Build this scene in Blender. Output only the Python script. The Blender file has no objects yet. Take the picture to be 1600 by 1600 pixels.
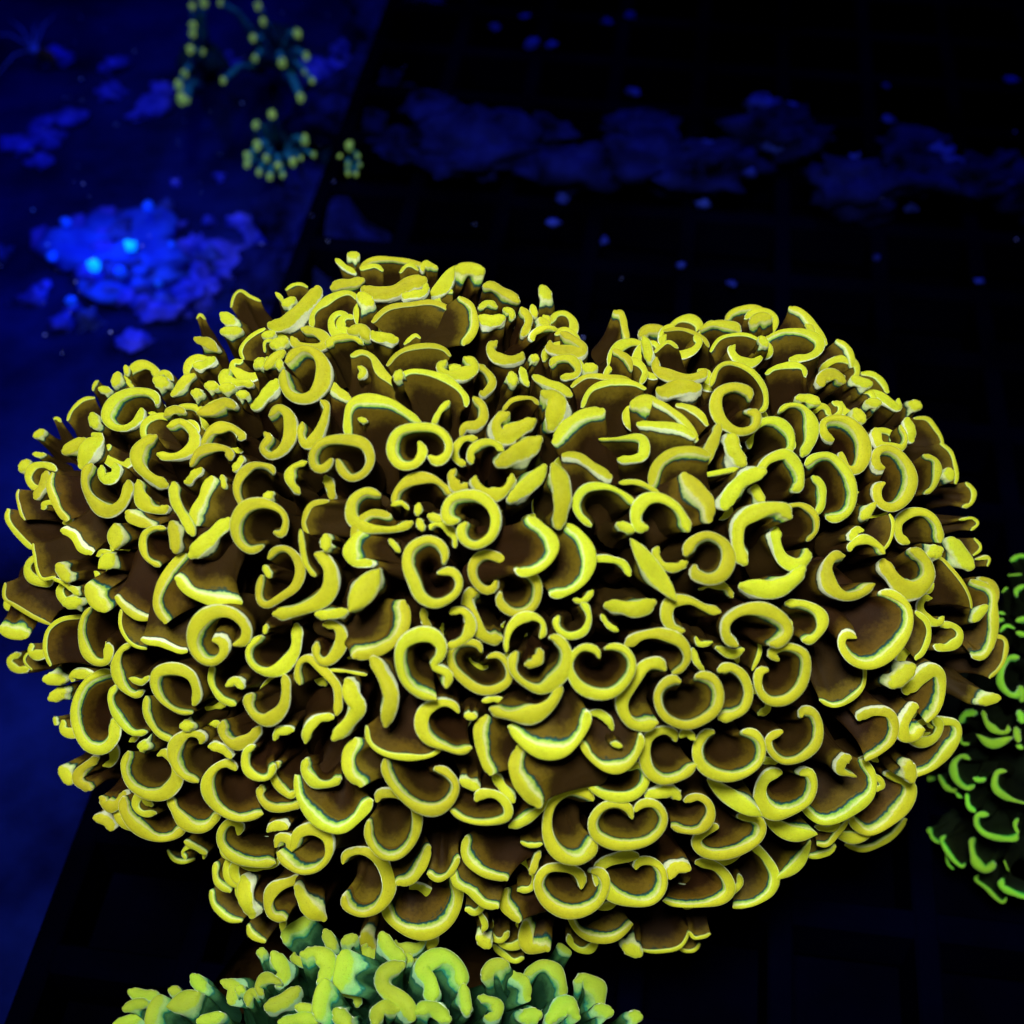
import bpy, math, random
import numpy as np
from mathutils import Vector, Matrix

# ------------------------------------------------------------------ camera, world, lamps, exposure
scene = bpy.context.scene
col = scene.collection
FPX = 1600 * 50.0 / 36.0                    # focal length in photograph pixels
PITCH = math.radians(48)
CAM = Vector((0.0, -0.285, 0.475))
cam_data = bpy.data.cameras.new('camera'); cam = bpy.data.objects.new('camera', cam_data); col.objects.link(cam)
cam_data.lens = 50; cam_data.sensor_width = 36; cam_data.clip_start = 0.01; cam_data.clip_end = 20
cam.location = CAM; cam.rotation_euler = (math.pi/2 - PITCH, 0, 0)
cam_data.dof.use_dof = True; cam_data.dof.focus_distance = 0.362; cam_data.dof.aperture_fstop = 13
scene.camera = cam
RGT = Vector((1, 0, 0)); FWD = Vector((0, math.cos(PITCH), -math.sin(PITCH))); DWN = Vector((0, -math.sin(PITCH), -math.cos(PITCH)))

world = bpy.data.worlds.new('World'); scene.world = world; world.use_nodes = True
bg = world.node_tree.nodes['Background']; bg.inputs['Color'].default_value = (0.02, 0.05, 0.6, 1); bg.inputs['Strength'].default_value = 0.012

def area(name, loc, target, size, power, color):
    d = bpy.data.lights.new(name, 'AREA'); d.shape = 'DISK'; d.size = size; d.energy = power; d.color = color
    o = bpy.data.objects.new(name, d); col.objects.link(o); o.location = loc
    o.rotation_euler = (Vector(target) - Vector(loc)).to_track_quat('-Z', 'Y').to_euler()
    return o
def spot(name, loc, target, power, color, angle, blend=1.0, r=0.03):
    d = bpy.data.lights.new(name, 'SPOT'); d.energy = power; d.color = color; d.spot_size = math.radians(angle); d.spot_blend = blend; d.shadow_soft_size = r
    o = bpy.data.objects.new(name, d); col.objects.link(o); o.location = loc
    o.rotation_euler = (Vector(target) - Vector(loc)).to_track_quat('-Z', 'Y').to_euler()
    return o
spot('tank_lamp', (-0.06, -0.36, 0.94), (0.0, -0.02, 0.16), 32, (1, 0.99, 0.93), 36, 0.6, 0.09)
spot('blue_tank_lamp', (-0.50, 0.10, 0.95), (-0.30, 0.30, 0.0), 13, (0.03, 0.07, 1.0), 52, 1.0, 0.05)
spot('bulb_fill_spot', (-0.10, 0.30, 0.95), (-0.135, 0.42, 0.03), 6, (0.9, 1, 0.95), 22, 1.0, 0.03)  # added unseen spot, gives the bulb corals highlights and shading
spot('blue_back_lamp', (0.35, 0.55, 0.95), (0.15, 0.45, 0.0), 12, (0.03, 0.06, 1.0), 75, 1.0, 0.08)

vs = scene.view_settings
vs.view_transform = 'Standard'; vs.look = 'None'; vs.exposure = 0.0; vs.gamma = 1.0
scene.render.engine = 'CYCLES'; scene.cycles.max_bounces = 5; scene.cycles.diffuse_bounces = 2; scene.cycles.glossy_bounces = 1; scene.cycles.use_adaptive_sampling = True; scene.cycles.adaptive_threshold = 0.02
scene.render.resolution_x = scene.render.resolution_y = 1024
rnd = random.Random(7); nrs = np.random.RandomState(7)

# ------------------------------------------------------------------ helpers
def ray(px, py):                             # depth-1 ray through a point of the photograph
    return RGT*((px-800)/FPX) + DWN*((py-800)/FPX) + FWD
def at_depth(px, py, d): return CAM + ray(px, py)*d
def at_z(px, py, z=0.0):
    r = ray(px, py); return CAM + r*((z-CAM.z)/r.z)

def mesh_obj(name, V, F, mat, parent=None, smooth=True, attrs=None):
    me = bpy.data.meshes.new(name)
    me.from_pydata([tuple(v) for v in V], [], F)
    if smooth: me.polygons.foreach_set('use_smooth', [True]*len(me.polygons))
    for k, a in (attrs or {}).items():
        at = me.attributes.new(k, 'FLOAT', 'POINT'); at.data.foreach_set('value', np.asarray(a, dtype=np.float32))
    me.materials.append(mat); me.update()
    o = bpy.data.objects.new(name, me); col.objects.link(o)
    if parent is not None: o.parent = parent
    return o
def thing(name, loc, label, cat, group=None):
    o = bpy.data.objects.new(name, None); col.objects.link(o); o.location = loc; o.empty_display_size = 0.01
    return tag(o, label, cat, group)
def tag(o, label=None, cat=None, group=None, kind=None):
    if label: o['label'] = label
    if cat: o['category'] = cat
    if group: o['group'] = group
    if kind: o['kind'] = kind
    return o

class NT:                                    # small node-tree helper
    def __init__(s, name):
        s.m = bpy.data.materials.new(name); s.m.use_nodes = True; s.t = s.m.node_tree
        s.bsdf = s.t.nodes['Principled BSDF']
    def n(s, kind, **kw):
        x = s.t.nodes.new(kind)
        for k, v in kw.items(): setattr(x, k, v)
        return x
    def l(s, a, b): s.t.links.new(a, b)
    def attr(s, name): return s.n('ShaderNodeAttribute', attribute_name=name).outputs['Fac']
    def noise(s, scale, detail=3, rough=0.5):
        x = s.n('ShaderNodeTexNoise'); x.inputs['Scale'].default_value = scale; x.inputs['Detail'].default_value = detail; x.inputs['Roughness'].default_value = rough
        s.l(s.n('ShaderNodeNewGeometry').outputs['Position'], x.inputs['Vector']); return x.outputs['Fac']
    def math(s, op, a, b=None, c=None):
        x = s.n('ShaderNodeMath', operation=op)
        for i, v in enumerate((a, b, c)):
            if v is None: continue
            if isinstance(v, (int, float)): x.inputs[i].default_value = v
            else: s.l(v, x.inputs[i])
        return x.outputs[0]
    def ramp(s, fac, stops):
        x = s.n('ShaderNodeValToRGB'); e = x.color_ramp.elements
        while len(e) < len(stops): e.new(0.5)
        for i, (p, c) in enumerate(stops): e[i].position = p; e[i].color = (*c, 1)
        x.color_ramp.interpolation = 'EASE' if len(stops) > 5 else 'LINEAR'
        s.l(fac, x.inputs['Fac']); return x.outputs['Color']
    def mix(s, fac, a, b):
        x = s.n('ShaderNodeMix', data_type='RGBA')
        if isinstance(fac, (int, float)): x.inputs[0].default_value = fac
        else: s.l(fac, x.inputs[0])
        for i, v in ((6, a), (7, b)):
            if isinstance(v, tuple): x.inputs[i].default_value = (*v, 1)
            else: s.l(v, x.inputs[i])
        return x.outputs[2]
    def bump(s, h, strength, dist):
        b = s.n('ShaderNodeBump'); b.inputs['Strength'].default_value = strength; b.inputs['Distance'].default_value = dist
        s.l(h, b.inputs['Height']); s.l(b.outputs['Normal'], s.bsdf.inputs['Normal'])

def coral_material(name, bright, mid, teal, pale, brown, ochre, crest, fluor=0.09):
    """colour follows the tissue, bright rim edges and neck shade painted in: 'lv' runs 1 (crest) .. -1 (end of the tip) .. down the neck, 'sd' + on the inner side"""
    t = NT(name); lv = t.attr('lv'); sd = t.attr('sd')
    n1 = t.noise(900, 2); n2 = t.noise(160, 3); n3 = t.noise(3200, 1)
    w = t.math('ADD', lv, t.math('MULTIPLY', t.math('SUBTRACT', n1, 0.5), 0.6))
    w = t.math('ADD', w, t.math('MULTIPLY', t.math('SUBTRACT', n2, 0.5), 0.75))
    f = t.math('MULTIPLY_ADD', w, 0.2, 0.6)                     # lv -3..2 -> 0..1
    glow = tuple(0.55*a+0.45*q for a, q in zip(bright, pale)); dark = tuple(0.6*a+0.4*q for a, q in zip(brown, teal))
    inner = t.ramp(f, [(0.02, brown), (0.15, brown), (0.34, ochre), (0.385, dark), (0.415, teal), (0.47, mid), (0.58, glow), (0.68, bright), (0.79, crest)])  # ochre to brown: tissue tone plus the light falloff down the neck, painted in
    outer = t.ramp(f, [(0.02, brown), (0.15, brown), (0.33, ochre), (0.41, dark), (0.47, pale), (0.645, pale), (0.715, bright), (0.80, crest)])  # pale stops: tissue tone plus the rim's edge brightening put into the colour
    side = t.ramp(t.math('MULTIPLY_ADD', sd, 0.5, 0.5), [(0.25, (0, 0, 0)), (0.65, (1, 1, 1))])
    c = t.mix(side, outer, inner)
    hsv = t.n('ShaderNodeHueSaturation'); t.l(c, hsv.inputs['Color'])
    oi = t.n('ShaderNodeObjectInfo').outputs['Random']; n4 = t.noise(28, 2)     # no two tentacles quite alike
    t.l(t.math('ADD', t.math('MULTIPLY_ADD', n2, 0.6, 0.45), t.math('MULTIPLY', oi, 0.42)), hsv.inputs['Value'])
    t.l(t.math('ADD', t.math('MULTIPLY_ADD', n4, 0.05, 0.475), t.math('MULTIPLY_ADD', oi, 0.030, -0.013)), hsv.inputs['Hue'])
    sp = t.ramp(n3, [(0.60, (1, 1, 1)), (0.75, (0.72, 0.72, 0.72))])
    mul = t.n('ShaderNodeMix', data_type='RGBA', blend_type='MULTIPLY'); mul.inputs[0].default_value = 1
    t.l(hsv.outputs['Color'], mul.inputs[6]); t.l(sp, mul.inputs[7])
    t.l(mul.outputs[2], t.bsdf.inputs['Base Color'])
    t.bsdf.inputs['Roughness'].default_value = 0.55
    t.bsdf.inputs['Specular IOR Level'].default_value = 0.07
    t.bsdf.inputs['Subsurface Weight'].default_value = 0.25; t.bsdf.inputs['Subsurface Radius'].default_value = (1.0, 0.7, 0.15); t.bsdf.inputs['Subsurface Scale'].default_value = 0.0016
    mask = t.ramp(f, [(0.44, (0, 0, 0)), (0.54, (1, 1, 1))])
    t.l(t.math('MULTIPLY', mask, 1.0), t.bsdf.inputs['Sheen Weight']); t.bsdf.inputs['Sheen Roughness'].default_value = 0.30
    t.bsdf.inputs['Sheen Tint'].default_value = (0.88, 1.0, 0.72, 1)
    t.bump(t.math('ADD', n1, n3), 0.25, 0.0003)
    t.l(c, t.bsdf.inputs['Emission Color']); t.l(t.math('MULTIPLY', mask, fluor), t.bsdf.inputs['Emission Strength'])   # the tips fluoresce, and this emission also keeps shaded rims bright
    return t.m
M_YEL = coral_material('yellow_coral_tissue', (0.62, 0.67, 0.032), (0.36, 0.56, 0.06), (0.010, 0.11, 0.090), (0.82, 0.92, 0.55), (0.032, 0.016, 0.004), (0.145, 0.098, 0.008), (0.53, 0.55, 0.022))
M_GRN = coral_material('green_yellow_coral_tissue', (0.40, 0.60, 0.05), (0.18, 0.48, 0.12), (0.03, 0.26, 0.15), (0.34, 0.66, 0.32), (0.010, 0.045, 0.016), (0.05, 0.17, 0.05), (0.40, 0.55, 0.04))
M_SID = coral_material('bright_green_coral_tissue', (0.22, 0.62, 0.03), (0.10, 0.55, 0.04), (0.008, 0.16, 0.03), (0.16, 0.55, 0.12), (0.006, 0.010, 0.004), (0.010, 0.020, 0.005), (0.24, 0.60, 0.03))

def plain(name, base, var=None, scale=60, rough=0.8, bump=0.0, emit=None, estr=0.0):
    t = NT(name); n = t.noise(scale, 5, 0.6)
    c = t.ramp(n, [(0.35, base), (0.68, var or base)])
    t.l(c, t.bsdf.inputs['Base Color']); t.bsdf.inputs['Roughness'].default_value = rough
    t.bsdf.inputs['Specular IOR Level'].default_value = 0.0
    if bump: t.bump(n, 0.6, bump)
    if emit: t.bsdf.inputs['Emission Color'].default_value = (*emit, 1); t.bsdf.inputs['Emission Strength'].default_value = estr
    return t.m
M_CORE = plain('dark_coral_flesh', (0.012, 0.006, 0.002), (0.03, 0.016, 0.004), 90, 0.7, 0.002)
M_CORE_S = plain('black_green_flesh', (0.003, 0.004, 0.003), (0.006, 0.01, 0.005), 90, 0.7, 0.002)
M_FLOOR = plain('blue_lit_tank_floor', (0.0004, 0.0008, 0.012), (0.004, 0.010, 0.15), 11, 0.9, 0.004)  # here and on the rocks below, blue light is put into the base colour
M_RACK = plain('dark_rack_plastic', (0.0002, 0.0002, 0.0006), (0.0004, 0.0006, 0.006), 11, 0.85, 0.001)
M_CRUST = plain('blue_crusted_rock', (0.0008, 0.001, 0.010), (0.006, 0.010, 0.13), 55, 0.9, 0.003)
M_RUB = plain('violet_blue_rubble', (0.008, 0.015, 0.30), (0.05, 0.06, 0.85), 90, 0.9, 0.004)
M_NODE = plain('blue_growth', (0.008, 0.012, 0.14), (0.03, 0.06, 0.55), 120, 0.8, 0.001)
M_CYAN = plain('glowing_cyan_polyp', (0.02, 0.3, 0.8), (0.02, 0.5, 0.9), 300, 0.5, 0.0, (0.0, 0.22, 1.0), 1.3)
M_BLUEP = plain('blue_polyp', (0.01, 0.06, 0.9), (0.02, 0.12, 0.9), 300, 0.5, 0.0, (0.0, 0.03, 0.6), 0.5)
M_POLY = plain('blue_green_polyp_flesh', (0.01, 0.12, 0.20), (0.02, 0.22, 0.25), 200, 0.6)
M_PBASE = plain('dark_polyp_base', (0.002, 0.012, 0.03), (0.004, 0.03, 0.05), 200, 0.8, 0.002)
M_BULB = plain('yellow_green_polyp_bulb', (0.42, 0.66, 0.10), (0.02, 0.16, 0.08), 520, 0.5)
_b = M_BULB.node_tree; _p = _b.nodes['Principled BSDF']; _b.links.new(_p.inputs['Base Color'].links[0].from_socket, _p.inputs['Emission Color']); _p.inputs['Emission Strength'].default_value = 0.32   # fluorescing tips, emission also brightens them where the main lamp falls short
M_ORNG = plain('dull_orange_body', (0.10, 0.04, 0.02), (0.16, 0.07, 0.03), 200)
M_SPECK = plain('pale_blue_speck', (0.25, 0.3, 0.9), (0.4, 0.5, 0.9), 100)
# ------------------------------------------------------------------ tentacle rims
# One line per tentacle: rim width (start-end), lift above the colony surface, options ; rim curve.
# Options: l = leaf shaped rim, t = thin-edged rim seen from its brown flank,
#          bX,Y = side towards which the neck leaves the rim (right, down)
# Curves are read on enlarged crops: crop origin and scale stand in front of each block.
MAIN = {
'r1': (660, 800, 5.333, """
75 1 ; 620,560 590,640 520,655 450,600 410,510 430,410 520,350 640,380 760,440 870,490 950,570 970,660 940,770 860,840 760,845 680,800 635,730 660,670
80 3 b-1,.1 ; 930,20 980,90 1060,200 1090,300 1060,400 980,480 890,500 845,460
60 1 ; 600,90 600,30 650,0
80 1 b-1,0 ; 1240,80 1320,170 1380,300 1400,430 1370,550 1300,640 1200,690 1130,685
55 0 ; 1250,730 1340,740 1430,650
70-55 2 ; 980,1060 1010,1000 1000,920 920,870 810,890 730,970 700,1080 700,1180
80 3 ; 970,1130 980,1190 930,1260 840,1280
85 2.4 ; 790,1160 750,1240 760,1340 850,1430 980,1480 1100,1410 1190,1310 1210,1200 1180,1110 1110,1050 1050,1050
60 1 ; 1140,860 1110,930 1150,1000 1230,1035 1340,1000 1390,900 1370,800 1320,760
110 0 ; 480,660 390,680 370,760 410,880 470,990 560,1060 680,1060
75 1 ; 230,860 250,830 330,820 390,880 400,970 350,1060 260,1110 180,1120
70 0 ; 0,800 20,900 60,990
70 1 ; 495,1180 470,1110 400,1085 300,1100 230,1180 250,1300 340,1400 460,1480 580,1490 700,1430 730,1340 690,1240 620,1190 530,1220
"""),
'r2': (380, 820, 5.333, """
75 1 ; 190,290 260,210 360,200 450,280 480,400 430,520 320,600 200,670 130,640 115,540 140,410
60 1.6 ; 180,350 220,430
115 2 ; 580,240 660,270 730,380 730,520 650,630 500,700 350,740 220,750
50 3 ; 470,30 490,160 510,300 560,390 600,430
100 2.5 ; 690,200 690,100
80-100 1 b1,.3 ; 960,0 920,120 900,230 930,320 1040,290
215 3 l ; 890,720 1000,560 1140,370
90 2 ; 590,745 720,750 870,720
105 1 b-1,-.5 ; 950,1130 1060,1090 1200,1000 1320,890 1380,780 1390,650
95 1 ; 610,970 600,1070 640,1140 720,1130 800,1030 820,920 770,840 650,830
60-95 1 ; 160,920 70,990 40,1080 90,1180 200,1230 320,1190 420,1060 440,930 430,820
45 2 ; 180,900 190,840
60-95 1 ; 470,1350 440,1250 470,1140 560,1120 680,1230 780,1350 790,1500 770,1600
30 0 ; 710,1210 850,1220 1030,1255
"""),
'r3': (0, 560, 5.333, """
75 2 ; 1290,380 1290,310 1220,265 1080,265 960,320 890,410 880,500 950,570 1060,580 1150,510 1180,400
100 1 ; 780,480 800,570
130 2 ; 730,610 800,640 760,740 680,860 650,920
110 1 ; 550,780 600,740 700,690
90 2 ; 760,860 700,930 690,1050 740,1160 830,1250 930,1270 1020,1210 1060,1110 1070,1000
90 3 ; 850,880 850,960 880,1010 950,960 960,860
100 1 ; 1290,620 1180,690 1130,790 1160,900 1270,1000 1400,1060
90 0 ; 1150,1000 1170,1150 1230,1240 1330,1260 1400,1220
70 0 ; 300,650 360,610
100 0 ; 190,930 230,870
45 0 ; 270,800 380,800
70 0 ; 840,260 910,270
90 0 ; 960,220 990,140
50 0 ; 1050,70 1060,130
30 0 ; 770,270 790,200 820,180
120 1 ; 1310,190 1390,220
60 0 ; 1290,130 1380,120 1430,180
30 0 t b.4,1 ; 440,500 470,490 510,530
30 0 t b.5,1 ; 540,490 600,420 690,350 780,300
80 1 ; 290,1180 350,1060 390,930
30-70 1 b1,-.1 ; 395,940 400,1080 450,1220 510,1360
22 0 t b1,0 ; 125,1090 150,1200 175,1350
45 0 t b1,0 ; 30,1250 60,1340 110,1430 180,1520 240,1600
"""),
'r4': (0, 740, 5.333, """
28 0 t b1,-.3 ; 240,590 280,680 300,800 340,880 430,870
40 0 ; 430,870 540,920 620,990
110 1 ; 500,770 570,880
60 1 ; 600,950 650,1000
120 1 ; 560,1080 660,1070
60 1 b.7,-.6 ; 470,490 600,520 680,620 750,690
150 2 l ; 970,420 970,630
140 2 l ; 840,790 960,670
130 2 b.8,-.6 ; 750,940 790,1050 880,1120
60 1 b.5,-1 ; 930,1060 1080,1140 1250,1250
70 2 b1,-.2 ; 1460,660 1360,860 1310,1050 1310,1270
35 0 t b.7,-.7 ; 0,940 30,1040 120,1090 220,1160 320,1240 380,1300
100 0 b.4,-1 ; 20,1290 100,1330 220,1340
38 1 t b1,.2 ; 370,1600 370,1450 400,1300 500,1210 660,1180
42-95 1 ; 750,1110 680,1200 660,1330 700,1480 790,1570 880,1570 900,1500 880,1420
32 1 t b.6,-1 ; 980,1170 1000,1280 1080,1400 1200,1500
48 1 b.1,-1 ; 1160,1420 1300,1420 1400,1450 1560,1520
30 0 ; 50,990 110,1020 170,980
22 0 t b1,0 ; 220,1480 205,1560 240,1640
90 0 b1,-.3 ; 1030,310 1130,380 1250,460
55 1 ; 1380,460 1290,450 1200,500 1180,600 1220,710 1330,780
105 2 ; 1440,420 1460,520 1470,640
"""),
'r5': (300, 390, 5.333, """
110-130 2 ; 610,600 760,620 880,540 980,420 1050,270
50 0 b.5,1 ; 1190,70 1260,130 1360,180
70 0 b0,1 ; 1310,55 1380,55
110 1 b.7,.7 ; 270,560 340,610
90 1 ; 260,690 400,680
40 0 ; 690,350 740,400 760,450
80 0 ; 770,460 850,420
28 0 t b.3,1 ; 770,310 850,290 960,290
90 1 ; 0,720 120,770 220,850
80 1 ; 0,960 120,950 200,900
35 0 t b1,.2 ; 390,910 400,840 470,740 570,640
70 0 ; 600,720 680,700
30 0 ; 600,850 610,770 680,740
110 2 ; 680,800 780,770
80 1 ; 820,720 870,790 960,810 1070,800 1110,740 1040,680 900,650
100 1 ; 540,970 590,930
90 1.5 ; 620,980 680,910 760,860
90 3 ; 750,960 740,1060 790,1180 890,1240 1010,1220 1090,1110 1100,980 1040,870 940,820 840,850 760,930
70 3 ; 730,930 730,990
80 0 ; 320,990 250,1040 300,1100 440,1110 520,1130
100 2 ; 480,1310 570,1280 640,1170 710,1060
115 2 ; 30,1370 150,1330 270,1260 370,1320
95 0 ; 130,1140 200,1140
95 0 ; 250,1160 340,1150
100 0 ; 20,1200 70,1210
80 0 ; 390,1210 460,1210
60 1 t b.15,1 ; 990,600 1000,510 1100,440 1300,350 1400,370
110 1.5 b0,1 ; 1400,400 1490,450
90 0 ; 1150,330 1260,280 1400,250 1440,240
26 -.5 t b.4,1 ; 30,560 70,545 110,570
26 -.5 t b.5,1 ; 310,460 360,370 410,340 480,380 560,400
"""),
'a': (0, 380, 2.909, """
38 1 ; 750,830 820,810 880,860 880,920 820,960 760,965 700,950
45 1 ; 740,790 800,750 840,770
48 1 ; 1190,850 1215,880 1190,930 1230,970 1290,940 1320,870 1310,780 1260,740 1210,780
42 1 ; 1370,800 1360,860 1385,910 1430,890 1470,820 1485,740 1450,705
40 1 ; 830,1085 870,1070 915,1015
50 2 ; 785,1080 800,1180 840,1260 875,1330
45 1 b1,.3 ; 950,1050 920,1140 880,1220 865,1280
75 2 ; 850,1430 930,1370 1000,1290 1045,1245
40 2 ; 1195,1370 1130,1395 1075,1350 1065,1270 1110,1200 1190,1180 1270,1210 1300,1260 1280,1320 1235,1310
35 1 ; 1245,1050 1225,1015 1150,1010 1090,1060 1070,1120 1090,1180 1130,1200
45 1.5 ; 1205,1160 1235,1140
30-50 1 ; 910,930 960,850 1040,830 1095,870 1080,890
32-50 2 ; 860,1020 900,950 960,925 1030,935 1045,985
35 1 ; 1060,1040 1090,990 1095,960
45 0 ; 770,690 830,640 890,590
30 0 ; 1010,1060 1020,1110
"""),
'b': (400, 380, 2.909, """
26 0 ; 470,100 520,75 600,70 700,75 770,85
22 1 t b.1,1 ; 470,105 530,100 580,115
20 1 t b.1,1 ; 650,120 690,100 740,110
28 1 ; 760,130 760,100 800,95 830,110
65 2 ; 475,190 530,215 620,215 700,185 780,160
38 2.5 ; 780,170 760,220 700,240 660,230
70 2 l ; 790,240 850,190 900,110
62 1 ; 915,120 970,115 1025,130
50 1 ; 1030,190 1080,185 1150,230 1200,270
42 1 ; 1205,280 1240,330 1230,390 1205,420
60 1 b.1,1 ; 1300,215 1330,250
35 0 ; 1255,290 1270,330
45 0 ; 1290,350 1320,375
35 0 ; 1010,290 1050,270 1100,290
55 1 ; 1020,345 1070,355 1120,345
36 1 ; 1120,300 1160,310 1165,350
28-40 2 b-1,.2 ; 945,230 990,280 1000,350 990,400 960,460
26 2 t b.1,1 ; 520,320 600,290 700,275 800,255 890,260
50 1 ; 520,390 560,430 650,430
60 0 ; 430,400 480,390 510,430
20 1 t b0,1 ; 670,450 720,420 750,425
26 1 t b0,1 ; 590,520 650,490 750,470 850,460 890,475
28 2 t b0,1 ; 645,600 680,575 780,585 870,610 950,670 955,710
50 2.5 ; 640,620 655,590
46 2 ; 870,520 835,560 870,600 930,600 990,570 985,530 940,505
38 0 ; 1010,540 1060,590 1075,640 1040,680 1015,670
46 2 ; 1100,430 1065,470 1085,520 1150,535 1205,510 1215,480
30 1 ; 1270,440 1265,410 1310,385 1380,385
46 2 ; 1335,440 1340,480 1400,490 1470,490 1490,460 1430,420 1380,400
55 1 ; 1160,600 1170,640
45 0 ; 1255,520 1275,530
36 1 ; 1200,560 1225,620 1240,650
36 1 ; 1335,550 1360,520 1430,525 1465,570 1450,600 1380,600
42 2 ; 1255,590 1320,630 1380,660 1440,690
52 0 ; 1490,570 1540,570
45-25 0 ; 320,470 350,430 430,420 490,460
32 1 t b-.3,1 ; 430,490 480,490 530,520 570,580 650,640 660,690
36 1 ; 460,560 490,580 465,620
46 0 b.2,1 ; 320,640 370,670 430,700
42 1 b.1,1 ; 415,850 410,790 430,730 500,710 600,715 680,745 750,770
28 .5 ; 470,800 500,810
46 3 ; 735,890 755,940 720,1000 650,1005 610,940 640,860 720,835 820,845 875,900 870,960 820,990 780,960
44 1 ; 985,690 1030,730 1035,790 1000,830 950,835 930,880
30 1 ; 800,825 840,760 880,710
40 3 ; 360,970 385,1030 430,1065 490,1040 520,980 490,910 400,890 300,905 255,960 265,1020 310,1020 345,970
38 0 ; 230,985 165,1020 155,1080 200,1140
45 0 ; 310,1050 340,1110 340,1170
90 2 ; 1290,655 1350,690 1370,740 1355,790 1330,850
65 2 ; 1280,800 1200,840 1120,870 1090,830 1110,790 1160,770
22 1 t ; 1120,760 1170,710 1250,700 1290,730
92 3 ; 1080,1010 1150,980 1230,930 1310,870
75 2 ; 1140,1180 1200,1130 1280,1060 1320,1000
85 3 ; 1350,980 1385,1080 1390,1180 1375,1300
55 3 b.3,1 ; 1340,890 1420,830 1500,770 1580,725
36 1 ; 960,1000 920,990 900,950 940,890 1010,880
40 1 ; 910,1020 885,1060 920,1110 975,1090
40 2 ; 985,1000 975,950 1020,910 1080,905 1130,940
46 2 ; 1000,1050 995,1090 1050,1140 1120,1130 1160,1080 1165,1040
40 1 ; 620,1190 640,1120 710,1070 800,1070 860,1110 890,1150
46 3 ; 925,1260 870,1255 860,1200 900,1150 990,1140 1060,1180 1090,1250 1070,1330 1000,1375 945,1350 930,1300 960,1265
45 1 ; 570,1145 500,1125 440,1170 435,1250 490,1290 560,1300 640,1295 715,1260
24 1.5 ; 610,1190 660,1180 695,1210
38 1 ; 740,1190 735,1230
38 1 ; 740,1260 755,1300
45 1 ; 790,1240 840,1260
40 1 b.8,.6 ; 595,1220 520,1225 455,1290 430,1370
26 1 t b1,0 ; 320,1170 250,1190 210,1260 215,1330
30 1 ; 790,1305 800,1280 850,1280 900,1330 905,1390
30 0 ; 610,1350 650,1400
45 3 ; 850,1460 860,1410 830,1360 770,1345 700,1385 685,1460 715,1540 750,1610 820,1640 900,1600 925,1540 890,1490 820,1500
"""),
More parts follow.
